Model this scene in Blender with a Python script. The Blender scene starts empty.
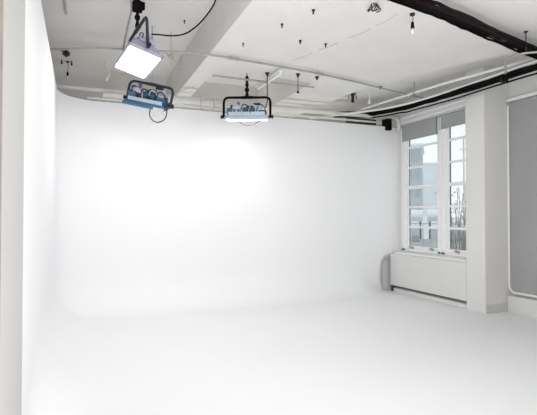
import bpy, bmesh, math, random
from mathutils import Vector, Matrix
random.seed(4)
C = bpy.context.scene
COL = C.collection
PI = math.pi

# ------------------------------------------------------------ materials
def mat(name, col, rough=0.6, metal=0.0, var=0.0, scale=3.0, bump=0.0, bscale=40.0, emit=None, es=1.0, spec=0.3):
    m = bpy.data.materials.new(name); m.use_nodes = True
    nt = m.node_tree; b = nt.nodes['Principled BSDF']
    b.inputs['Base Color'].default_value = (*col, 1)
    b.inputs['Roughness'].default_value = rough
    b.inputs['Metallic'].default_value = metal
    b.inputs['Specular IOR Level'].default_value = spec
    tc = nt.nodes.new('ShaderNodeTexCoord')
    if var:
        n = nt.nodes.new('ShaderNodeTexNoise'); n.inputs['Scale'].default_value = scale
        n.inputs['Detail'].default_value = 6
        nt.links.new(tc.outputs['Object'], n.inputs['Vector'])
        r = nt.nodes.new('ShaderNodeValToRGB')
        r.color_ramp.elements[0].position = .3; r.color_ramp.elements[1].position = .7
        r.color_ramp.elements[0].color = (*[max(0, c*(1-var)) for c in col], 1)
        r.color_ramp.elements[1].color = (*[min(1, c*(1+var*.4)) for c in col], 1)
        nt.links.new(n.outputs['Fac'], r.inputs['Fac']); nt.links.new(r.outputs['Color'], b.inputs['Base Color'])
    if bump:
        n2 = nt.nodes.new('ShaderNodeTexNoise'); n2.inputs['Scale'].default_value = bscale
        nt.links.new(tc.outputs['Object'], n2.inputs['Vector'])
        bp = nt.nodes.new('ShaderNodeBump'); bp.inputs['Strength'].default_value = bump; bp.inputs['Distance'].default_value = .01
        nt.links.new(n2.outputs['Fac'], bp.inputs['Height']); nt.links.new(bp.outputs['Normal'], b.inputs['Normal'])
    if emit:
        b.inputs['Emission Color'].default_value = (*emit, 1); b.inputs['Emission Strength'].default_value = es
    return m

M = {}
M['cyc'] = mat('white_cove_paint', (.875, .878, .888), .75, var=.012, scale=.7, spec=.15)
M['floor'] = mat('white_floor_paint', (.90, .904, .914), .5, var=.02, scale=1.2, spec=.2)
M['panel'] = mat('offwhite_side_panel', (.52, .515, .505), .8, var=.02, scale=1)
M['ceil'] = mat('ceiling_paint', (.80, .785, .765), .85, var=.05, scale=1.6, bump=.25, bscale=25)
M['rear'] = mat('rear_grey_plaster', (.72, .71, .695), .85, var=.08, scale=2)
M['wall'] = mat('offwhite_plaster', (.78, .775, .755), .8, var=.03, scale=2, bump=.1)
M['trimw'] = mat('white_gloss_trim', (.92, .92, .915), .45, var=.02, scale=6)
M['pipew'] = mat('white_painted_pipe', (.88, .875, .85), .5, var=.06, scale=5)
M['pipeg'] = mat('grey_white_conduit', (.52, .51, .50), .5, var=.1, scale=6)
M['rimg'] = mat('shaded_raw_edge', (.25, .245, .24), .8, var=.25, scale=4)  # raw edge colour, darkened to paint in the shadow line
M['pipem'] = mat('galvanised_conduit', (.42, .41, .40), .45, .3, var=.1, scale=8)
M['black'] = mat('black_rubber', (.009, .008, .008), .85, var=.3, scale=9, spec=.05)
M['redblk'] = mat('dark_red_cable', (.018, .008, .009), .8, var=.3, scale=9, spec=.05)
M['dark'] = mat('dark_metal', (.03, .03, .034), .45, .4, var=.2, scale=9)
M['yokeg'] = mat('grey_blue_yoke_metal', (.055, .058, .085), .4, .4, var=.15, scale=9)
M['blue'] = mat('blue_lamp_housing', (.06, .15, .26), .4, .1, var=.2, scale=12)
M['teal'] = mat('teal_ballast_case', (.025, .11, .17), .4, .1, var=.2, scale=12)
M['pale'] = mat('pale_blue_metal_tray', (.50, .58, .68), .4, .2, var=.1, scale=8)
M['lilac_haze'] = mat('lilac_haze_shell', (.52, .52, .68), .45, .1, var=.06, scale=7)  # glare haze around the lit lamp put into its colour
M['purple'] = mat('purple_clip', (.16, .11, .34), .5, var=.1, scale=8)
M['emit'] = mat('glowing_diffuser', (1, 1, 1), .5, emit=(1, .99, .98), es=7)
M['emitd'] = mat('dim_grey_diffuser', (.45, .46, .52), .5, emit=(.9, .9, 1), es=.10)
M['emits'] = mat('soft_diffuser', (1, 1, 1), .5, emit=(1, 1, 1), es=2.5)
M['blind'] = mat('grey_blind_fabric', (.40, .40, .405), .9, var=.04, scale=2)
M['blindw'] = mat('window_blind_fabric', (.40, .42, .41), .9, var=.05, scale=6)
M['shadow'] = mat('painted_gap_shade', (.10, .095, .09), .9, var=.2, scale=8)  # dark colour painted in as shade, parapet slot and corner opening
M['skirt'] = mat('skirting_paint', (.66, .65, .63), .8, var=.05, scale=5)
M['toe'] = mat('grey_toe_board', (.56, .55, .53), .8, var=.1, scale=5)
M['brown'] = mat('brown_wood_jamb', (.34, .29, .26), .7, var=.2, scale=7)
M['bulb'] = mat('frosted_bulb_glass', (.85, .85, .83), .3, var=.03, scale=9)
M['extw'] = mat('pale_rendered_facade', (.72, .74, .76), .9, var=.06, scale=.6)
M['extb'] = mat('blue_grey_facade', (.42, .47, .50), .8, var=.15, scale=.8)
M['extg'] = mat('roof_gravel_grey', (.36, .38, .39), .9, var=.2, scale=1.5)
M['extl'] = mat('light_tower_facade', (.72, .76, .79), .8, var=.08, scale=.7)
M['extwin'] = mat('far_window_glass', (.33, .38, .41), .2, var=.1, scale=1)
M['twig'] = mat('grey_brown_bark', (.17, .17, .15), .9, var=.3, scale=9)
M['leaf'] = mat('dull_green_leaf', (.16, .19, .14), .8, var=.3, scale=9)
M['duct'] = mat('bright_duct_metal', (.80, .82, .83), .4, .1, var=.08, scale=2)

g = bpy.data.materials.new('clear_window_glass'); g.use_nodes = True
nt = g.node_tree; nt.nodes.clear()
o_ = nt.nodes.new('ShaderNodeOutputMaterial'); mx = nt.nodes.new('ShaderNodeMixShader')
tr = nt.nodes.new('ShaderNodeBsdfTransparent'); gl = nt.nodes.new('ShaderNodeBsdfGlossy')
tr.inputs[0].default_value = (.94, .97, .97, 1); gl.inputs['Roughness'].default_value = .05
nz = nt.nodes.new('ShaderNodeTexNoise'); nz.inputs['Scale'].default_value = 2.5
mr = nt.nodes.new('ShaderNodeMapRange'); mr.inputs['To Min'].default_value = .04; mr.inputs['To Max'].default_value = .16
nt.links.new(nz.outputs['Fac'], mr.inputs['Value']); nt.links.new(mr.outputs['Result'], mx.inputs['Fac'])
nt.links.new(tr.outputs[0], mx.inputs[1]); nt.links.new(gl.outputs[0], mx.inputs[2]); nt.links.new(mx.outputs[0], o_.inputs[0])
M['glass'] = g

# ------------------------------------------------------------ mesh helpers
class MB:
    def __init__(s, smooth=False): s.bm = bmesh.new(); s.sm = smooth
    def box(s, c, d, rz=0, mx=None, bev=0.0):
        r = bmesh.ops.create_cube(s.bm, size=1.0)
        T = Matrix.Translation(Vector(c)) @ Matrix.Rotation(rz, 4, 'Z') @ Matrix.Diagonal((*d, 1))
        if mx: T = mx @ T
        bmesh.ops.transform(s.bm, matrix=T, verts=r['verts'])
        if bev:
            es = list({e for v in r['verts'] for e in v.link_edges})
            bmesh.ops.bevel(s.bm, geom=es, offset=bev, segments=2, affect='EDGES', profile=.5)
        return s
    def box2(s, a, b, bev=0.0):
        a = Vector(a); b = Vector(b)
        return s.box((a+b)/2, [abs(x) for x in (b-a)], bev=bev)
    def cyl(s, p, q, r, n=12, r2=None):
        p = Vector(p); q = Vector(q); ax = q-p
        rr = bmesh.ops.create_cone(s.bm, cap_ends=True, segments=n, radius1=r, radius2=r if r2 is None else r2, depth=ax.length)
        T = Matrix.Translation((p+q)/2) @ ax.to_track_quat('Z', 'Y').to_matrix().to_4x4()
        bmesh.ops.transform(s.bm, matrix=T, verts=rr['verts'])
        return s
    def tube(s, pts, r, n=10, fillet=0):
        P = [Vector(p) for p in pts]
        if fillet:
            Q = [P[0]]
            for i in range(1, len(P)-1):
                a, b, c = P[i-1], P[i], P[i+1]
                f = min(fillet, (a-b).length*.49, (c-b).length*.49)
                u = b+(a-b).normalized()*f; v = b+(c-b).normalized()*f
                for k in range(7):
                    t = k/6; Q.append(u*(1-t)**2+b*2*t*(1-t)+v*t*t)
            Q.append(P[-1]); P = Q
        prev = None; up = None
        for i, p in enumerate(P):
            if i == 0: t = P[1]-p
            elif i == len(P)-1: t = p-P[i-1]
            else: t = (P[i+1]-p).normalized()+(p-P[i-1]).normalized()
            t.normalize()
            if up is None: up = t.orthogonal().normalized()
            up = (up-t*up.dot(t)).normalized(); sd = t.cross(up)
            ring = [s.bm.verts.new(p+(up*math.cos(a)+sd*math.sin(a))*r) for a in [2*PI*k/n for k in range(n)]]
            if prev:
                for k in range(n): s.bm.faces.new((prev[k], prev[(k+1) % n], ring[(k+1) % n], ring[k]))
            else: s.bm.faces.new(ring[::-1])
            prev = ring
        s.bm.faces.new(prev); return s
    def sph(s, c, r, sc=(1, 1, 1), n=12):
        rr = bmesh.ops.create_uvsphere(s.bm, u_segments=n, v_segments=max(6, n//2+2), radius=r)
        bmesh.ops.transform(s.bm, matrix=Matrix.Translation(Vector(c)) @ Matrix.Diagonal((*sc, 1)), verts=rr['verts'])
        return s
    def prism(s, pts, z0, z1):
        lo = [s.bm.verts.new((x, y, z0)) for x, y in pts]; hi = [s.bm.verts.new((x, y, z1)) for x, y in pts]
        n = len(pts)
        for k in range(n): s.bm.faces.new((lo[k], lo[(k+1) % n], hi[(k+1) % n], hi[k]))
        s.bm.faces.new(lo[::-1]); s.bm.faces.new(hi); return s
    def build(s, name, m, parent=None, mw=None):
        bmesh.ops.recalc_face_normals(s.bm, faces=s.bm.faces)
        if mw is not None: bmesh.ops.transform(s.bm, matrix=mw, verts=s.bm.verts)
        if parent is not None:
            bmesh.ops.translate(s.bm, vec=-world_loc(parent), verts=s.bm.verts)
        else:
            ctr = sum((v.co for v in s.bm.verts), Vector())/len(s.bm.verts)
            zmin = min(v.co.z for v in s.bm.verts); ctr.z = zmin
            bmesh.ops.translate(s.bm, vec=-ctr, verts=s.bm.verts)
        me = bpy.data.meshes.new(name); s.bm.to_mesh(me); s.bm.free()
        if s.sm:
            for p in me.polygons: p.use_smooth = True
        me.materials.append(m)
        o = bpy.data.objects.new(name, me); COL.objects.link(o)
        if parent is not None: o.parent = parent
        else: o.location = ctr
        if s.sm: me.set_sharp_from_angle(angle=math.radians(40))
        return o

def world_loc(o):
    v = Vector(o.location)
    while o.parent: o = o.parent; v = v+Vector(o.location)
    return v
def tag(o, label=None, cat=None, group=None, kind=None):
    if label: o['label'] = label
    if cat: o['category'] = cat
    if group: o['group'] = group
    if kind: o['kind'] = kind
    return o
def empty(name, loc, *a, **k):
    o = bpy.data.objects.new(name, None); o.location = loc; o.empty_display_size = .1
    COL.objects.link(o); return tag(o, *a, **k)
def struct(o, label, cat): return tag(o, label, cat, kind='structure')

# ------------------------------------------------------------ room constants
XL, XR, YB = -0.33, 6.20, 8.12
XP = 6.125
XW = 6.36            # wall that holds the window
HC = 3.50            # top of the cove wall

# ------------------------------------------------------------ floor
b = MB(); b.box2((-1.6, -2.4, -.12), (7.3, 10.2, 0))
struct(b.build('floor', M['cyc']), 'seamless glossy white painted studio floor', 'floor')

# ------------------------------------------------------------ curved cove wall (left wall, rounded corner, back wall)
def sstep(a, b_, x):
    t = min(1, max(0, (x-a)/(b_-a))); return t*t*(3-2*t)
path = []   # (x, y, nx, ny) n = into the room
y = 3.14
while y < YB-.62: path.append((XL, y, 1, 0)); y += .1
R = .60
for k in range(0, 19):
    a = PI-(PI/2)*k/18
    path.append((XL+R+R*math.cos(a), YB-R+R*math.sin(a), -math.cos(a), -math.sin(a)))
x = XL+R+.1
while x < XW: path.append((x, YB, 0, -1)); x += (.1 if x < 5.0 else .03)
path.append((XW+.02, YB, 0, -1))
bm = bmesh.new(); prev = None
NP = 14
for (px, py, nx, ny) in path:
    back = abs(nx) < 1e-6
    r = .58
    if py < 4.6 and nx == 1: r = .03+.55*sstep(3.1, 4.6, py)
    if back: r = .58-(.52)*sstep(5.3, 6.04, px)
    col = []
    prof = []
    prof.append((r+.02, -.0005))
    for k in range(NP+1):
        a = (PI/2)*k/NP
        prof.append((r-r*math.sin(a), r-r*math.cos(a)))
    for z in [x_ for x_ in (.65, .7, .75, .8, .85, .9, 1.0, 1.2, 1.6, 2.0, 2.4, 2.8, 3.2, HC) if x_ > r+.01]: prof.append((0, z))
    while len(prof) < 29: prof.insert(1, prof[1])
    # resample to equal count
    L = [0]
    for i in range(1, len(prof)): L.append(L[-1]+math.dist(prof[i], prof[i-1]))
    N = 60; rs = []
    tgt = [i/(N-1) for i in range(N)]
    # denser low down
    for t in tgt:
        d = (t**1.7)*L[-1]; j = 1
        while j < len(L)-1 and L[j] < d: j += 1
        seg = L[j]-L[j-1]; f = 0 if seg < 1e-9 else (d-L[j-1])/seg
        rs.append((prof[j-1][0]+(prof[j][0]-prof[j-1][0])*f, prof[j-1][1]+(prof[j][1]-prof[j-1][1])*f))
    for (o, z) in rs:
        qx, qy = px+nx*o, py+ny*o
        if back:   # torn back edge curling behind the low parapet
            m_ = sstep(5.84+.10*abs((z-.35)/.4)**2, 6.10, px)*(1-sstep(.60, .80, z))
            qy += .20*m_
        col.append(bm.verts.new((qx, qy, z)))
    if prev:
        for k in range(N-1): bm.faces.new((prev[k], col[k], col[k+1], prev[k+1]))
    prev = col
bmesh.ops.recalc_face_normals(bm, faces=bm.faces)
me = bpy.data.meshes.new('wall_back'); bm.to_mesh(me); bm.free()
for p in me.polygons: p.use_smooth = True
me.materials.append(M['cyc'])
cyc = bpy.data.objects.new('wall_back', me); COL.objects.link(cyc)
struct(cyc, 'white curved cove wall wrapping the left side and back of the studio', 'wall')

# grey rim along the top edge of the cove, darkened as its shadow line
b = MB(True); b.tube([(px-nx*.02, py-ny*.02, HC+.004) for px, py, nx, ny in path], .012, 6)
struct(b.build('trim_1', M['rimg']), 'thin grey capping strip, darkened as a shadow line, along the top edge of the curved white wall', 'trim')

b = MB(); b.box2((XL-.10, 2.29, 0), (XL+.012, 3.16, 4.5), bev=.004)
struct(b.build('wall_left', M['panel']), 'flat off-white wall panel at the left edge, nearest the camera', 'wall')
b = MB(); b.box2((XL-.12, 2.12, 0), (XL+.016, 2.285, 4.5), bev=.006)
struct(b.build('trim_2', M['brown']), 'narrow brown upright jamb at the extreme left edge', 'trim')
b = MB(); b.box2((-1.6, -2.4, 0), (-1.5, 10.2, 4.62))
struct(b.build('wall_side', M['wall']), 'outer plaster wall behind the left part of the curved wall', 'wall')
b = MB(); b.box2((-1.5, -2.5, 0), (7.3, -2.4, 4.62))
struct(b.build('wall_front', M['wall']), 'plain plaster wall behind the viewpoint', 'wall')
b = MB(); b.box2((-1.5, 9.7, 0), (7.3, 9.8, 4.62))
struct(b.build('wall_rear', M['rear']), 'grey plaster building wall seen above the curved white wall', 'wall')

# ------------------------------------------------------------ ceiling with beams
b = MB()
b.box2((-1.6, -2.4, 4.5), (7.3, 10.2, 4.62))
b.prism([(1.69, -2.4), (7.3, -2.4), (7.3, 1.4), (6.3, 3.3), (5.62, 4.75), (5.2, 5.65), (4.74, 6.9), (4.62, 9.7), (3.72, 9.7), (3.72, 7.08),
         (1.97, 6.92), (1.97, 9.7), (1.69, 9.7)], 3.9, 4.5)
b.prism([(7.3, 1.4), (7.3, 9.7), (4.62, 9.7), (4.74, 6.9), (5.2, 5.65), (5.62, 4.75), (6.3, 3.3)], 4.06, 4.5)
struct(b.build('ceiling', M['ceil']), 'light grey painted concrete ceiling with wide flat beams and recessed bays', 'ceiling')

# ------------------------------------------------------------ right wall with openings, parapet, column
WY0, WY1, WZ0, WZ1 = 6.06, 8.00, .86, 3.50
b = MB()
b.box2((XW, WY1, 0), (XW+.24, 9.8, 4.3)); b.box2((XW, 6.025, WZ1), (XW+.24, WY1, 4.3)); b.box2((XW, 6.025, 0), (XW+.24, WY1, WZ0))
b.box2((XW, 6.025, WZ0), (XW+.24, WY0, WZ1))
b.box2((6.68, -2.4, 0), (6.86, 5.70, .2)); b.box2((6.68, -2.4, 3.47), (6.86, 5.70, 4.3)); b.box2((6.70, -2.4, .2), (6.86, 5.70, 3.47))
struct(b.build('wall_right', M['wall']), 'off-white plaster wall on the right around the window', 'wall')
b = MB()
b.box2((XP, 6.025, .13), (XW, 8.10, .79), bev=.008)
struct(b.build('wall_parapet', M['wall']), 'low off-white parapet boxed out below the window', 'wall')
b = MB(); b.box2((XP+.09, 6.025, 0), (XW, 8.10, .13))
struct(b.build('baseboard_right', M['toe']), 'recessed grey toe board in the slot under the parapet', 'baseboard')
b = MB(); b.box2((XP+.03, 6.025, .105), (XP+.09, 8.10, .129)); b.box2((XP+.01, 8.04, .0), (XP+.09, 8.10, .129))  # shade of the slot painted in as a dark strip
struct(b.build('shade_strip', M['shadow']), 'dark strip painted as the shade in the slot under the parapet', 'trim')
b = MB(); b.box2((XP+.03, 6.025, 0.0), (XP+.085, 8.03, .075), bev=.006)
struct(b.build('trim_4', M['wall']), 'low off-white rail on the floor under the parapet', 'trim')
b = MB(); b.box2((XR-.07, 5.62, 0), (6.70, 6.02, 4.06), bev=.006)
struct(b.build('wall_column', M['wall']), 'square off-white column right of the window', 'column')
b = MB(); b.box2((XR-.066, 5.608, 0), (6.595, 5.622, .14), bev=.003)
struct(b.build('baseboard_column', M['skirt']), 'grey baseboard across the near face of the column', 'baseboard')
b = MB(); b.box2((6.60, -2.3, 0), (6.68, 5.61, .27), bev=.006)
struct(b.build('wall_ledge', M['wall']), 'low off-white ledge under the tall grey blind', 'ledge')
b = MB()
b.box2((XW-.05, 6.06, 3.545), (XW, 8.10, 3.595), bev=.008); b.box2((XW-.035, 6.06, 3.66), (XW, 8.10, 3.69), bev=.006)
b.box2((XW-.02, 6.06, 3.595), (XW, 8.10, 3.66))
struct(b.build('trim_5', M['trimw']), 'stepped white moulding above the window', 'trim')
b = MB()
b.box2((6.62, -2.3, 3.50), (6.68, 5.61, 3.56), bev=.01)
struct(b.build('trim_6', M['trimw']), 'white moulding above the tall grey blind', 'trim')

# ------------------------------------------------------------ window
w = empty('window_1', (XW, 7.07, WZ0)); struct(w, 'tall white paned window with two narrow sashes', 'window')
fx0, fx1 = XW-.012, XW+.14
SA = (6.935, 7.885)  # left sash opening
SB = (6.09, 6.735)
b = MB()
b.box2((fx0, SA[1], WZ0), (fx1, WY1, WZ1), bev=.008)
b.box2((fx0, SB[1], WZ0), (fx1, SA[0], WZ1), bev=.008)
b.box2((fx0-.02, SB[1]+.09, WZ0), (fx0, SA[0]-.09, WZ1), bev=.006)
b.box2((fx0, WY0, WZ0), (fx1, SB[0], WZ1), bev=.008)
b.box2((fx0, WY0, WZ0), (fx1, WY1, WZ0+.05), bev=.006)
b.box2((fx0, WY0, WZ1-.03), (fx1, WY1, WZ1), bev=.006)
b.build('frame', M['trimw'], w)
b = MB(); b.box2((XP+.06, 6.08, .79), (XW+.02, 8.03, .83), bev=.01); b.build('sill', M['trimw'], w)
RZ = [.935, 1.36, 1.775, 2.185, 2.60, 3.02, 3.45]
for (a0, a1) in (SA, SB):
    s = MB(); xx0, xx1 = XW+.035, XW+.085
    s.box2((xx0, a0, WZ0+.05), (xx1, a0+.045, WZ1-.03)); s.box2((xx0, a1-.045, WZ0+.05), (xx1, a1, WZ1-.03))
    for i, z in enumerate(RZ):
        h = .022 if i not in (0, 3) else .034
        s.box2((xx0 if i in (0, 3) else xx0+.01, a0+.045, z-h), (xx1, a1-.045, z+h))
    so_ = s.build('sash', M['trimw'], w)
    p = MB(); p.box2((XW+.058, a0+.03, WZ0+.07), (XW+.062, a1-.03, WZ1-.05)); p.build('pane', M['glass'], so_)
    e = MB()
    e.box2((XW+.066, a1-.058, WZ0+.08), (XW+.084, a1-.044, WZ1-.05)); e.build('gasket', M['dark'], so_)
for yy in (7.72, 7.12, 6.47):
    l = MB(); l.box((XW+.02, yy, WZ0+.075), (.045, .09, .035), bev=.006); l.box((XW-.005, yy+.02, WZ0+.095), (.06, .025, .02), bev=.004)
    l.build('latch', M['pipem'], w)

# roller blinds in the window head
def short_blind(y0, y1, zb, label):
    t = empty('roller_blind', (XW-.03, (y0+y1)/2, zb), label, 'blind', 'short roller blinds in the window head')
    b = MB(); b.box2((XW-.022, y0+.012, zb+.02), (XW-.018, y1-.012, WZ1-.02)); b.build('fabric', M['blindw'], t)
    b = MB(True); b.cyl((XW-.02, y0+.01, WZ1-.015), (XW-.02, y1-.01, WZ1-.015), .022); b.build('roller', M['blindw'], t)
    b = MB(); b.box2((XW-.03, y0+.012, zb), (XW-.012, y1-.012, zb+.022), bev=.004); b.build('hem_bar', M['blind'], t)
    b = MB(True); b.tube([(XW-.045, y0+.015, WZ1-.02), (XW-.045, y0+.015, zb-.02)], .004, 6); b.build('pull_cord', M['dark'], t)
short_blind(6.90, 7.97, 3.165, 'short grey roller blind at the top of the wider left sash')
short_blind(6.07, 6.885, 3.235, 'short grey roller blind at the top of the narrow sash beside the column')

# tall grey blind right of the column
t = empty('roller_blind', (6.64, 4.0, .31), 'tall grey blackout blind right of the column, reaching nearly to the floor', 'blind')
b = MB(); b.box2((6.655, 1.5, .34), (6.66, 5.58, 3.46)); b.build('fabric', M['blind'], t)
b = MB(True); b.cyl((6.65, 1.5, 3.47), (6.65, 5.60, 3.47), .024); b.build('roller', M['blind'], t)
b = MB(True); b.tube([(6.645, 5.60, 3.44), (6.645, 5.60, .40), (6.645, 5.54, .325), (6.645, 1.5, .325)], .019, 10, fillet=.06)
b.build('side_channel', M['trimw'], t)

# ------------------------------------------------------------ pipes and conduits
def pipe(name, pts, r, m, label, cat='pipe', group=None, fillet=.1, extra=None, n=10):
    b = MB(True); b.tube(pts, r, n, fillet)
    if extra:
        for (p, q, rr) in extra: b.cyl(p, q, rr, 10)
    return tag(b.build(name, m), label, cat, group)

pipe('water_pipe', [(-.9, 8.55, 3.79), (6.05, 8.55, 3.84)], .030, M['pipew'], 'upper slim white pipe running behind the top of the back wall')
pipe('water_pipe', [(.35, 8.30, 3.655), (5.75, 8.30, 3.74), (6.24, 8.28, 3.73), (6.28, 8.0, 3.66), (6.28, 7.99, 3.40)], .042, M['pipew'],
     'thick white pipe above the back wall that bends down beside the window', fillet=.28)
pipe('water_pipe', [(.1, 8.22, 3.565), (6.0, 8.22, 3.60)], .020, M['pipew'], 'thin white pipe just above the top edge of the back wall')
# long sagging conduit on the ceiling (left to right)
pts = [(-1.45, 7.3, 3.86), (-.37, 6.86, 3.86), (.06, 6.66, 3.86), (.5, 6.5, 3.86), (1.27, 6.31, 3.86), (1.7, 6.26, 3.86), (2.62, 6.34, 3.86), (3.52, 6.44, 3.86), (4.39, 6.62, 3.86), (5.42, 6.88, 3.86), (6.33, 7.07, 3.86)]
pipe('ceiling_conduit', pts, .014, M['pipem'], 'long thin grey conduit crossing the whole ceiling above the lamps', 'conduit', fillet=.25,
     extra=[((1.95, 6.28, 3.86), (2.12, 6.295, 3.86), .022), ((3.45, 6.43, 3.86), (3.60, 6.455, 3.86), .022)])
pipe('ceiling_conduit', [(-.26, 1.5, 4.47), (-.20, 7.1, 4.47)], .018, M['pipeg'], 'straight grey conduit running away along the left ceiling bay', 'conduit')
pipe('ceiling_conduit', [(1.92, 6.99, 3.80), (2.9, 6.99, 3.80), (3.70, 6.97, 3.80)], .016, M['pipem'], 'short grey conduit spanning the recess above the hanging lamp', 'conduit')
pipe('ceiling_conduit', [(5.44, 8.9, 3.85), (5.52, 8.14, 3.85), (5.65, 6.87, 3.85), (5.72, 6.1, 3.85), (6.08, 4.68, 3.87), (6.66, 2.4, 3.9)], .022, M['pipew'],
     'white conduit on the right ceiling running above the black cable bundle', 'conduit', fillet=.3)
pipe('ceiling_conduit', [(4.5, 8.7, 3.66), (5.7, 7.4, 3.72), (5.92, 6.4, 3.76), (5.95, 2.0, 3.79)], .020, M['pipew'],
     'white conduit hugging the top of the lower black cable bundle', 'conduit', fillet=.5)

# black cable bundles
def bundle(P, offs, label, brk, group=None):
    t = empty('cable_bundle', P[len(P)//2], label, 'cables')
    for (dx, dz, r, m) in offs:
        d = (Vector(P[-1])-Vector(P[0])); side = Vector((d.y, -d.x, 0)).normalized()
        b = MB(True)
        Q = []
        for i in range(len(P)-1):
            for k in range(6):
                p = Vector(P[i]).lerp(Vector(P[i+1]), k/6)
                Q.append(p+side*(dx+random.uniform(-.006, .006))+Vector((0, 0, dz+random.uniform(-.006, .006))))
        Q.append(Vector(P[-1])+side*dx+Vector((0, 0, dz)))
        b.tube(Q, r, 8); b.build('cable', M[m], t)
    for p, s in brk:
        b = MB(); b.box(p, s[0], rz=s[1], bev=.004); b.build('tie_clamp', M['dark'], t)
    return t
bundle([(5.98, 1.6, 3.68), (5.98, 4.5, 3.68), (5.98, 6.2, 3.69), (5.97, 7.4, 3.72), (5.8, 8.25, 3.76), (5.0, 8.6, 3.78)],
       [(-.06, .03, .028, 'black'), (0, .035, .03, 'black'), (.055, .03, .028, 'black'), (-.03, -.008, .018, 'black'), (.04, -.055, .014, 'black'), (.0, -.01, .016, 'black')],
       'thick black cable bundle running along the wall above the window and column',
       [((5.98, 5.1, 3.68), ((.15, .03, .11), 0))])
bundle([(1.7, 3.44, 3.75), (3.05, 3.71, 3.75), (3.73, 3.84, 3.75), (4.39, 4.02, 3.75), (5.1, 4.18, 3.75), (5.63, 4.31, 3.75), (6.65, 4.5, 3.75)],
       [(-.06, .035, .024, 'black'), (-.02, .04, .026, 'black'), (.025, .032, .024, 'black'), (.05, .0, .012, 'redblk'), (.165, -.03, .018, 'black'), (-.08, .01, .014, 'black')],
       'black and dark red cable bundle crossing the ceiling at the top right',
       [((4.75, 4.12, 3.80), ((.34, .10, .06), .2))])
# hanger rods for the bundles
def rod(p, z, label): 
    b = MB(True); b.cyl(p, (p[0], p[1], z), .007, 6); b.cyl((p[0], p[1], z-.012), (p[0], p[1], z), .025, 8)
    tag(b.build('hanger_rod', M['dark']), label, 'rod')
rod((5.14, 4.06, 3.66), 3.90, 'thin dark hanger rod rising from the bracket at the right edge')
rod((5.17, 4.26, 3.76), 3.90, 'fainter thin hanger rod left of the bracket at the right edge')
b = MB(True); b.tube([(5.42, 4.60, 3.56), (5.36, 4.55, 3.62), (5.20, 4.40, 3.665), (5.20, 4.16, 3.665), (5.33, 4.06, 3.665), (5.9, 3.3, 3.67)], .014, 8, fillet=.05)
tag(b.build('pipe_bracket', M['pipem']), 'grey hooked bracket pipe under the crossing cable bundle at the right edge', 'bracket')
# corner boxes
b = MB(); b.box2((6.02, 8.04, 3.42), (6.14, 8.24, 3.66), bev=.008); b.box2((6.035, 8.03, 3.46), (6.125, 8.04, 3.62), bev=.003)
tag(b.build('junction_box', M['black']), 'black junction box in the corner under the bending white pipe', 'box')
b = MB(); b.box2((5.25, 8.40, 3.45), (6.0, 8.44, 3.70), bev=.004)  # added dark sheet, paints the shade of the opening behind the pipes
struct(b.build('shade_sheet', M['shadow']), 'dark sheet standing in for the shade behind the pipes in the back right corner', 'trim')

# ------------------------------------------------------------ ceiling bits
def hook(x, y, z, label, drop=.0, r=.028, group=None):
    b = MB(True); b.cyl((x, y, z-.015), (x, y, z), r*1.3, 10); b.cyl((x, y, z-.05), (x, y, z-.02), r*.7, 8)
    if drop: b.cyl((x, y, z-drop), (x, y, z-.04), .006, 6); b.sph((x, y, z-drop), .022)
    return tag(b.build('ceiling_anchor', M['dark']), label, 'anchor', group)
ANCH = []
hook(2.78, 6.83, 3.9, 'dark anchor plate on the ceiling over the wire of the middle hanging lamp')
hook(3.26, 6.69, 3.9, 'dark anchor with a long drop rod and ball right of the hanging lamp', .30)
hook(3.62, 6.71, 3.9, 'flat dark anchor on the beam just right of the rod anchor')
hook(5.29, 7.27, 4.06, 'dark anchor in the right ceiling bay near the back corner')
hook(2.23, 5.01, 3.9, 'small dark ceiling stud above and left of the stud pair in mid ceiling', r=.012)
hook(2.66, 5.39, 3.9, 'left stud of the small pair in the middle of the plain ceiling', r=.014)
hook(3.03, 5.37, 3.9, 'right stud of the small pair in the middle of the plain ceiling', r=.014)
hook(2.40, 4.53, 3.9, 'small dark ceiling stud nearest the top edge of the view', r=.014)
hook(2.00, 5.77, 3.9, 'tiny ceiling stud beside the edge of the left beam', r=.009)
hook(1.42, 6.75, 4.5, 'tiny ceiling stud in the left bay above the power cable', r=.011)

def pendant(x, y, z, L, label, bulb=True, m='dark'):
    t = empty('pendant_lamp', (x, y, z), label, 'lamp')
    b = MB(True); b.cyl((x, y, z-.02), (x, y, z), .03); b.tube([(x, y, z-.01), (x+.01, y, z-L*.5), (x, y, z-L)], .005, 6); b.build('cord', M[m], t)
    b = MB(True); b.cyl((x, y, z-L-.07), (x, y, z-L), .022, 10, .016); b.build('socket', M['black'], t)
    b = MB(True); b.sph((x, y, z-L-.10), .02, (1, 1, 1.8)); b.build('bulb', M['bulb'], t)
    return t
pendant(3.49, 4.19, 3.9, .10, 'small hanging bulb on a short cord below the black crossing cables')
pendant(-.23, 9.4, 4.5, .20, 'small hanging bulb in the dark left ceiling bay')
b = MB(True); b.box((-.24, 8.8, 4.45), (.12, .10, .05), bev=.01); b.cyl((-.24, 8.8, 4.5), (-.24, 8.8, 4.40), .03)
tag(b.build('ceiling_sensor', M['dark']), 'small dark sensor box on the ceiling in the left bay', 'sensor')
for (dx, lab) in ((-.33, 'tiny dark clip left of the hanging bulb in the left bay'), (-.16, 'tiny dark clip right of the hanging bulb in the left bay')):
    b = MB(True); b.cyl((dx, 9.35, 4.44), (dx, 9.35, 4.5), .012, 8); b.sph((dx, 9.35, 4.44), .02); tag(b.build('ceiling_clip', M['dark']), lab, 'clip')
b = MB(True); b.tube([(.45, 9.2, 4.5), (.45, 9.2, 4.38), (.52, 9.2, 4.28), (.45, 9.2, 4.20)], .018, 8, fillet=.05); b.sph((.45, 9.2, 4.19), .035)
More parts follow.
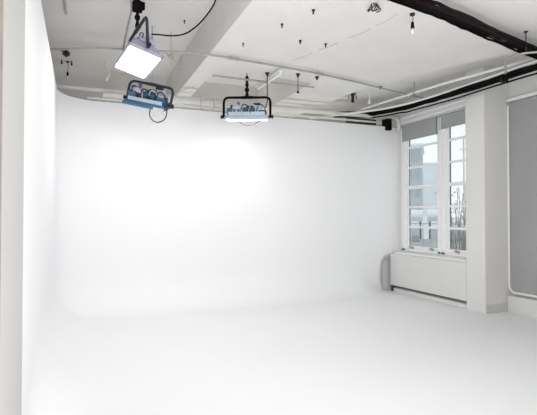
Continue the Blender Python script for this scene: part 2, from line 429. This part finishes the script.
tag(b.build('sprinkler_head', M['pipew']), 'white sprinkler drop hanging in the left bay beside the lit lamp', 'sprinkler')
b = MB(True)
for k in range(7):
    a = k*.9
    b.tube([(2.95+.03*math.cos(a), 4.16+.03*math.sin(a), 3.9), (2.95+.08*math.cos(a+1), 4.16+.08*math.sin(a+1), 3.86-.02*(k % 3)), (2.93+.05*math.cos(a+2), 4.16, 3.83-.015*(k % 2))], .006, 6, fillet=.03)
tag(b.build('wire_tangle', M['dark']), 'small tangle of dark wires on the ceiling left of the crossing cables', 'wires')
t = empty('tube_light', (2.85, 6.95, 3.78), 'unlit white fluorescent tube light in the recess behind the hanging lamp', 'light')
b = MB(True); b.cyl((2.84, 7.41, 3.80), (2.87, 6.5, 3.80), .022); b.build('tube', M['trimw'], t)
b = MB(); b.box((2.855, 6.95, 3.84), (.06, .95, .035), rz=.03, bev=.006); b.build('batten', M['pipew'], t)
for (xx, yy, zz, lab) in ((4.98, 7.75, 3.95, 'dark valve with drooping wires above the pipes near the back right corner'),):
    b = MB(True); b.cyl((xx, yy, 3.84), (xx, yy, 3.98), .03); b.sph((xx, yy, 3.99), .04)
    for k in range(5): b.tube([(xx, yy, 3.98), (xx+.06*math.cos(k*1.3), yy+.06*math.sin(k*1.3), 4.02), (xx+.09*math.cos(k*1.3), yy+.09*math.sin(k*1.3), 3.90)], .007, 6)
    tag(b.build('pipe_valve', M['dark']), lab, 'valve')
for (xx, yy, z0, z1, m, lab) in ((5.30, 7.65, 3.86, 4.06, 'pipew', 'white sprinkler drop with hanger in the right bay above the window corner'),
                                 (5.66, 6.75, 3.86, 4.06, 'pipem', 'thin grey rod dropping to the white conduit above the window')):
    b = MB(True); b.cyl((xx, yy, z0), (xx, yy, z1), .009, 8); b.cyl((xx, yy, z0-.03), (xx, yy, z0+.03), .024, 8); b.cyl((xx, yy, z0-.04), (xx, yy, z0-.03), .04, 10)
    tag(b.build('sprinkler_head', M[m]), lab, 'sprinkler')

# ------------------------------------------------------------ studio lamp fixtures
def fixture(O, Ld, up, nd, W, D, yh, label, lit, yoke_m, shell, cable_pts=None, H=.10, tall=.0, gear=1.0):
    """O pivot centre; Ld long axis; up direction of the yoke; nd direction the diffuser faces"""
    O = Vector(O); Ld = Vector(Ld).normalized()
    nd = Vector(nd); nd = (nd-Ld*nd.dot(Ld)).normalized()
    up = Vector(up); up = (up-Ld*up.dot(Ld)).normalized()
    S = (-nd).cross(Ld)
    def frame(x, y_, z):
        m = Matrix((x, y_, z)).transposed().to_4x4(); m.translation = O; return m
    B = frame(Ld, S, -nd)
    BG = B @ Matrix.Translation((0, 0, H/2+tall*.3)) @ Matrix.Diagonal((1, 1, gear, 1)) @ Matrix.Translation((0, 0, -H/2-tall*.3))             # body frame: z points out of the back of the lamp
    Y = frame(Ld, up.cross(Ld), up)   # yoke frame
    t = empty('studio_lamp', O, label, 'lamp')
    hx = W/2
    # shell: shallow flared tray
    b = MB(); bm_ = b.bm
    lo = [bm_.verts.new((sx*hx, sy*D/2, -H/2)) for sx, sy in ((-1, -1), (1, -1), (1, 1), (-1, 1))]
    hi = [bm_.verts.new((sx*hx*(.97-tall), sy*D/2*(.86-tall), H/2+tall*.3)) for sx, sy in ((-1, -1), (1, -1), (1, 1), (-1, 1))]
    for k in range(4): bm_.faces.new((lo[k], lo[(k+1) % 4], hi[(k+1) % 4], hi[k]))
    bm_.faces.new(lo[::-1]); bm_.faces.new(hi)
    bmesh.ops.bevel(bm_, geom=bm_.edges[:], offset=.008, segments=2, affect='EDGES')
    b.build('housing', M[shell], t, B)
    b = MB()
    for sx, sy, dx, dy in ((0, -1, W+.03, .02), (0, 1, W+.03, .02), (-1, 0, .02, D+.03), (1, 0, .02, D+.03)):
        b.box((sx*(hx+.005), sy*(D/2+.005), -H/2-.012), (dx, dy, .045), bev=.003)
    b.build('front_rim', M[shell], t, B)
    b = MB(); b.box((0, 0, -H/2-.02), (W-.02, D-.02, .02), bev=.004); b.build('diffuser', M[lit], t, B)
    gm = {k: ('lilac_haze' if lit == 'emit' else k) for k in ('teal', 'blue', 'purple', 'pale')}  # gear of the lit lamp takes the painted haze colour
    # gear on the back
    zt = H/2+tall*.3
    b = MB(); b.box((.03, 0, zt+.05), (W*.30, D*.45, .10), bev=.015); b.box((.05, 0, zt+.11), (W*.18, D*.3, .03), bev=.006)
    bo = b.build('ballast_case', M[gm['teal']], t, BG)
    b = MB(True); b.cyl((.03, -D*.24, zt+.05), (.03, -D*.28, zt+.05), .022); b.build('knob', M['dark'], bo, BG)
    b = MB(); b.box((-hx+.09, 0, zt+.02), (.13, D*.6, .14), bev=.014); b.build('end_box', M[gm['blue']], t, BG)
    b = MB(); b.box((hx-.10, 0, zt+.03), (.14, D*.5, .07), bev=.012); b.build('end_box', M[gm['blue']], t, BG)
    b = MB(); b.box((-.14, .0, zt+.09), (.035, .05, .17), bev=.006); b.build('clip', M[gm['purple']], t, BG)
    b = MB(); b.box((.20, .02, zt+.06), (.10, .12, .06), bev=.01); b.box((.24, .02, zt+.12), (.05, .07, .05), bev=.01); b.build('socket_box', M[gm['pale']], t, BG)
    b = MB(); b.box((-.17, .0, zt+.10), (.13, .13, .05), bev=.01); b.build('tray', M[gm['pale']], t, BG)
    for k in range(4):
        b = MB(True); x0 = -.24+.13*k
        b.tube([(x0, -.05, zt+.02), (x0+.05, -.10, zt+.14), (x0+.13, -.06, zt+.12), (x0+.18, -.08, zt+.01)], .007, 6, fillet=.06)
        b.build('lead', M['dark' if k % 2 else 'pipeg'], t, BG)
    b = MB(); b.box((0, -D*.36, zt+.015), (W*.86, .02, .05), bev=.005); b.build('side_rail', M[gm['pale']], t, BG)
    b = MB(True); b.cyl((-.27, 0, zt+.11), (-.20, 0, zt+.11), .028); b.build('cable_gland', M['yokeg'], t, BG)
    b = MB(True); b.cyl((.10, .03, zt+.15), (.22, .03, zt+.15), .016); b.build('handle', M['yokeg'], t, BG)
    # yoke: inverted U of tube
    b = MB(True); yw = hx+.035
    b.tube([(-yw, 0, -.02), (-yw, 0, yh), (yw, 0, yh), (yw, 0, -.02)], .020, 10, fillet=.09)
    b.cyl((-.09, 0, yh), (.09, 0, yh), .026, 12)
    yk = b.build('yoke', M[yoke_m], t, Y)
    for sx in (-1, 1):
        b = MB(True); b.cyl((sx*(hx-.005), 0, 0), (sx*(yw+.045), 0, 0), .012, 10); b.cyl((sx*(yw+.02), 0, 0), (sx*(yw+.05), 0, 0), .03, 10)
        b.build('tilt_knob', M['dark'], yk, Y)
    return t, B, Y
def hanger(t, top, bot, ztop, m='black'):
    """clamp and drop pole between yoke and ceiling"""
    b = MB(True); bot = Vector(bot); top = Vector(top)
    b.cyl(bot, top, .020 if m == 'black' else .010, 10)
    n = 4
    for k in range(n):
        p = bot.lerp(top, (k+.4)/n); b.cyl(p-Vector((0, 0, .022)), p+Vector((0, 0, .022)), (.036 if k % 2 else .029) if m == 'black' else .014, 10)
    b.build('hanger_pole', M[m], t)

# camera basis on plan: right vector and forward vector of the view
th = math.radians(22.3)
def rel(r, u, f): return Vector((r*math.cos(th)+f*math.sin(th), f*math.cos(th)-r*math.sin(th), u))

# middle hanging lamp
O3 = rel(-.355, 3.225, 7.55)
t3, B3, Y3 = fixture(O3, rel(1, -.004, -.05), (0, 0, 1), rel(0, -1, .08), .70, .20, .32,
    'blue studio lamp hanging level in a black yoke in front of the back wall', 'emits', 'black', 'pale', H=.05, gear=1.25)
hanger(t3, (O3[0], O3[1], 3.9), (O3[0], O3[1], O3[2]+.32), 3.9)
b = MB(True); b.cyl((O3[0], O3[1], 4.46), (O3[0], O3[1], 4.5), .05); b.cyl((O3[0], O3[1], 3.9), (O3[0], O3[1], 4.48), .012); b.build('ceiling_plate', M['pipem'], t3)
b = MB(True); b.tube([Y3 @ Vector(p) for p in ((-.16, 0, -.05), (-.06, .05, -.13), (.08, .05, -.13), (.24, 0, -.05))], .006, 6, fillet=.1); b.build('slack_wire', M['dark'], t3)
b = MB(True); b.tube([(2.78, 6.83, 3.86), (2.78, 6.83, 3.42), (2.76, 6.86, 3.34)], .008, 6, fillet=.1)
tag(b.build('safety_wire', M['dark']), 'vertical dark safety wire from the ceiling anchor to the middle hanging lamp', 'wire')

# left lamp aimed at the wall (dark blue, tilted)
O2 = rel(-1.835, 3.335, 7.0)
t2, B2, Y2 = fixture(O2, rel(.738, -.172, -.10), rel(.05, 1, -.05), rel(-.05, -.92, .42), .64, .34, .27,
    'blue studio lamp tilted down to the right, hanging just below the glaring lamp', 'emitd', 'yokeg', 'blue', H=.035, gear=1.4)
c2 = Y2 @ Vector((0, 0, .27))
hanger(t2, (c2.x, c2.y, 4.5), c2, 4.5, 'pipeg')
b = MB(True); b.tube([B2 @ Vector(p) for p in ((.10, -.12, 0), (.10, -.18, -.17), (.22, -.18, -.25), (.37, -.17, -.17), (.36, -.12, 0))], .009, 6, fillet=.12); b.build('slack_wire', M['dark'], t2)
b = MB()
b.box((.25, -.185, -.075), (.17, .012, .13), bev=.004); b.build('barn_door', M['toe'], t2, B2)

# glaring lit lamp
O1 = rel(-1.70, 3.655, 5.975)
LA = rel(.363, .082, -.55)
t1, B1, Y1 = fixture(O1, LA, (0, 0, 1), rel(-.034, -.243, -.0588), .68, .41, .40,
    'glaring lit studio lamp in a black yoke, brightest thing at the top left', 'emit', 'yokeg', 'lilac_haze', H=.08, tall=.16)
c1 = Y1 @ Vector((0, 0, .40))
hanger(t1, (c1.x, c1.y, 4.5), c1, 4.5)
b = MB(); b.box((c1.x, c1.y, c1.z+.30), (.13, .10, .14), bev=.02); b.box((c1.x+.07, c1.y, c1.z+.32), (.05, .05, .10), bev=.01); b.build('clamp', M['black'], t1)
b = MB(True); b.tube([(c1.x-.09, c1.y, 4.5), (c1.x-.07, c1.y, c1.z+.25), (c1.x-.14, c1.y-.02, c1.z-.05), (c1.x-.18, c1.y, c1.z-.30)], .014, 8, fillet=.2); b.build('safety_chain', M['pipem'], t1)

# loose power cable from the lit lamp up to the ceiling
b = MB(True)
CAB = [rel(-1.44, 3.84, 5.65), (.83, 5.39, 3.7), (.97, 5.33, 3.68), (1.12, 5.27, 3.70), (1.27, 5.21, 3.82), (1.38, 5.16, 3.97), (1.44, 5.14, 4.08), (1.45, 5.13, 4.18), (1.45, 5.12, 4.5)]
b.tube(CAB, .0085, 8, fillet=.12)
tag(b.build('power_cable', M['black']), 'thin black power cable looping from the lit lamp up to the ceiling', 'cable')
b = MB(True); b.tube([(1.51, 8.05, 3.7), (1.72, 8.05, 3.85), (1.91, 8.05, 3.88), (2.01, 8.05, 3.72), (1.97, 8.05, 3.54), (2.09, 8.05, 3.47), (2.26, 8.05, 3.52), (2.21, 8.05, 3.72)], .007, 6, fillet=.14)
tag(b.build('loose_wire', M['pipeg']), 'thin pale wire loop dangling at the pipes between the two blue lamps', 'wire')
b = MB(True); b.tube([(1.31, 7.24, 4.5), (1.31, 7.24, 4.05), (1.30, 7.25, 3.91), (1.25, 7.27, 3.66)], .007, 6, fillet=.1); b.sph((1.31, 7.24, 4.10), .05, (1, .6, .8))
b.tube([(1.22, 7.24, 4.16), (1.33, 7.22, 4.05), (1.48, 7.19, 3.98)], .010, 6); b.tube([(1.44, 7.2, 4.06), (1.45, 7.19, 3.88)], .01, 6)
tag(b.build('wall_hook', M['pipeg']), 'grey hook with dangling wire beside the glaring lamp', 'hook')

# ------------------------------------------------------------ outside the window
bea = math.radians(42)
F = Vector((math.sin(bea), math.cos(bea), 0)); RR = Vector((math.cos(bea), -math.sin(bea), 0))
def ex(D, c, z): return F*D+RR*c+Vector((0, 0, z))
def facade(name, D, c0, c1, z0, z1, dep, m, rows, cols, label, wm='extwin', roof=True):
    o = ex(D, (c0+c1)/2, z0); t = empty(name, o, label, 'building')
    T = Matrix.Translation(o) @ Matrix.Rotation(-bea, 4, 'Z')
    w_, h = c1-c0, z1-z0
    b = MB(); b.box((0, dep/2, h/2), (w_, dep, h)); b.build('wall', M[m], t, T)
    b = MB(); b.box((0, dep/2, h+.1), (w_+.4, dep+.4, .3)); b.build('roof', M['extw'], t, T)
    for i in range(rows):
        for j in range(cols):
            b = MB(); cx = -w_/2+w_*(j+.5)/cols; cz = h*(i+.5)/rows
            b.box((cx, -.05, cz), (w_/cols*.62, .1, h/rows*.55)); b.build('window', M[wm], t, T)
facade('office_building', 60, -4.2, -1.3, -8, 10.3, 8, 'extb', 8, 3, 'blue-grey building seen through the left part of the window')
facade('office_building', 75, -1.9, 2.2, -8, 9.5, 8, 'extl', 9, 4, 'pale blue tower seen through the middle of the left sash', 'extl')
facade('office_building', 70, 4.6, 6.0, -8, 6.0, 8, 'extw', 6, 2, 'whitish building seen through the narrow right sash', 'extl')
facade('neighbour_building', 38, -4.5, 6, -10, 1.2, 10, 'extw', 4, 8, 'low pale neighbouring block whose roof shows in the lowest panes')
b = MB(); T = Matrix.Translation(ex(22, 0, 0)) @ Matrix.Rotation(-bea, 4, 'Z')
b.box((.3, 0, .25), (5.5, 6, .3), mx=T); b.box((.9, 1.5, .62), (1.1, 1.6, .45), mx=T, bev=.05); b.box((-.9, .6, .55), (.6, .8, .3), mx=T, bev=.04)
tag(b.build('roof_terrace', M['extg']), 'grey flat roof terrace just outside the lowest window panes', 'roof')
for i, (c, lab) in enumerate(((-.95, 'left white roof duct seen through the second lowest left pane'), (.25, 'right white roof duct seen through the second lowest left pane'))):
    t = empty('roof_duct', ex(25, c, 1.2), lab, 'duct')
    b = MB(True); b.cyl(ex(25, c-.55, 1.6), ex(25, c+.45, 1.6), .30, 20); b.build('drum', M['duct'], t)
    b = MB(True)
    for k in (-.42, .32): b.cyl(ex(25, c+k, .3), ex(25, c+k, 1.4), .04, 8)
    b.build('stand', M['dark'], t)
t = empty('roof_railing', ex(20.5, 0, .4), 'thin dark railing on the roof terrace outside', 'railing')
b = MB(True); b.cyl(ex(20.5, -1.6, 1.25), ex(20.5, 2.3, 1.25), .014, 8); b.build('rail', M['dark'], t)
for k in range(14):
    b = MB(True); p = -1.6+k*.3; b.cyl(ex(20.5, p, .4), ex(20.5, p, 1.25), .009, 6); b.build('baluster', M['extg'], t)
t = empty('bare_tree', ex(17, 1.0, -1.0), 'twiggy shrub behind the lower panes of the narrow right sash', 'tree')
b = MB(True)
for k in range(46):
    a = random.uniform(-.7, .7); h = random.uniform(1.2, 3.6)
    p0 = ex(17, .85+random.uniform(-.15, .15), -1); p1 = ex(17+random.uniform(-.5, .5), .85+a*.6, -1+h*.6); p2 = ex(17+random.uniform(-.5, .5), .85+a*.9+random.uniform(-.2, .2), -1+h)
    b.tube([p0, p1, p2], .012, 5)
b.build('branches', M['twig'], t)
b = MB()
for k in range(260):
    z = random.uniform(-.6, 2.4); p = ex(17+random.uniform(-.4, .4), .85+random.gauss(0, .28), z); s = random.uniform(.02, .05)
    b.box(p, (s, s*.3, s), rz=random.uniform(0, 3))
b.build('leaves', M['leaf'], t)
b = MB(True); b.cyl(ex(30, 1.75, -8), ex(30, 1.75, 6.4), .05, 8); b.cyl(ex(30, 1.5, 5.6), ex(30, 2.0, 5.6), .03, 6); b.cyl(ex(30, 1.55, 3.6), ex(30, 1.95, 3.6), .03, 6)
tag(b.build('roof_mast', M['pipeg']), 'thin pale mast seen through the upper right sash', 'mast')

b = MB(True)
for p, q in (((2.90, 6.15), (3.02, 5.75)), ((3.06, 5.62), (3.16, 5.28)), ((3.20, 5.1), (3.30, 4.72)), ((3.30, 4.62), (3.33, 4.25))):
    b.tube([(p[0], p[1], 3.899), ((p[0]+q[0])/2+.02, (p[1]+q[1])/2, 3.898), (q[0], q[1], 3.899)], .005, 6)
struct(b.build('trim_8', M['pipeg']), 'faint broken paint seam across the plain ceiling', 'trim')

# ------------------------------------------------------------ light
wd = bpy.data.worlds.new('sky'); C.world = wd; wd.use_nodes = True
bg = wd.node_tree.nodes['Background']; bg.inputs['Color'].default_value = (.93, .965, 1.0, 1); bg.inputs['Strength'].default_value = 1.0
def area(name, loc, dirv, sx, sy, e, col=(1, 1, 1)):
    l = bpy.data.lights.new(name, 'AREA'); l.shape = 'RECTANGLE'; l.size = sx; l.size_y = sy; l.energy = e; l.color = col
    o = bpy.data.objects.new(name, l); COL.objects.link(o); o.location = loc
    o.rotation_euler = Vector(dirv).to_track_quat('-Z', 'Y').to_euler(); return o
d1 = -(B1.to_3x3() @ Vector((0, 0, 1)))
area('lamp_light', Vector(O1)+d1*.10, d1, .6, .34, 12)
area('lamp_light', Vector(O3)+Vector((0, 0, -.08)), (-.05, .42, -1), .66, .20, 6.5)
area('lamp_light', Vector(O2)+Vector((0, 0, -.15)), (.1, .5, -1), .6, .3, 2.5)
area('overhead_fill', (2.0, 3.0, 3.86), (.25, .15, -1), 2.6, 1.7, 68)  # added fill above the frame, no fixture modelled
area('front_fill', (.9, -1.6, 1.6), (.15, 1, .25), 2.0, 1.6, 14)  # unseen fill added behind the camera
wl = area('wall_fill', (4.3, 2.9, 3.86), (-.12, 1, -.38), 1.6, .5, 12); wl.data.spread = 1.5  # off-frame light added to brighten the right of the back wall
area('upward_fill', (.9, .2, .35), (-.06, .55, 1), 3.0, 1.2, 130)  # added low light, unseen, aimed up to brighten the ceiling
area('rear_fill', (2.8, 9.0, 2.6), (0, .1, 1), 5, .5, 20, (1, .98, .95))  # hidden light added behind the cove to lift the rear bays

# ------------------------------------------------------------ camera
cd = bpy.data.cameras.new('camera'); cam = bpy.data.objects.new('camera', cd); COL.objects.link(cam)
cd.sensor_width = 36; cd.lens = 460/537*36; cd.clip_end = 500
cam.location = (0, 0, 1.6); cam.rotation_euler = (math.radians(91.0), 0, -th)
C.camera = cam
C.view_settings.view_transform = 'Standard'
C.view_settings.exposure = 0.33
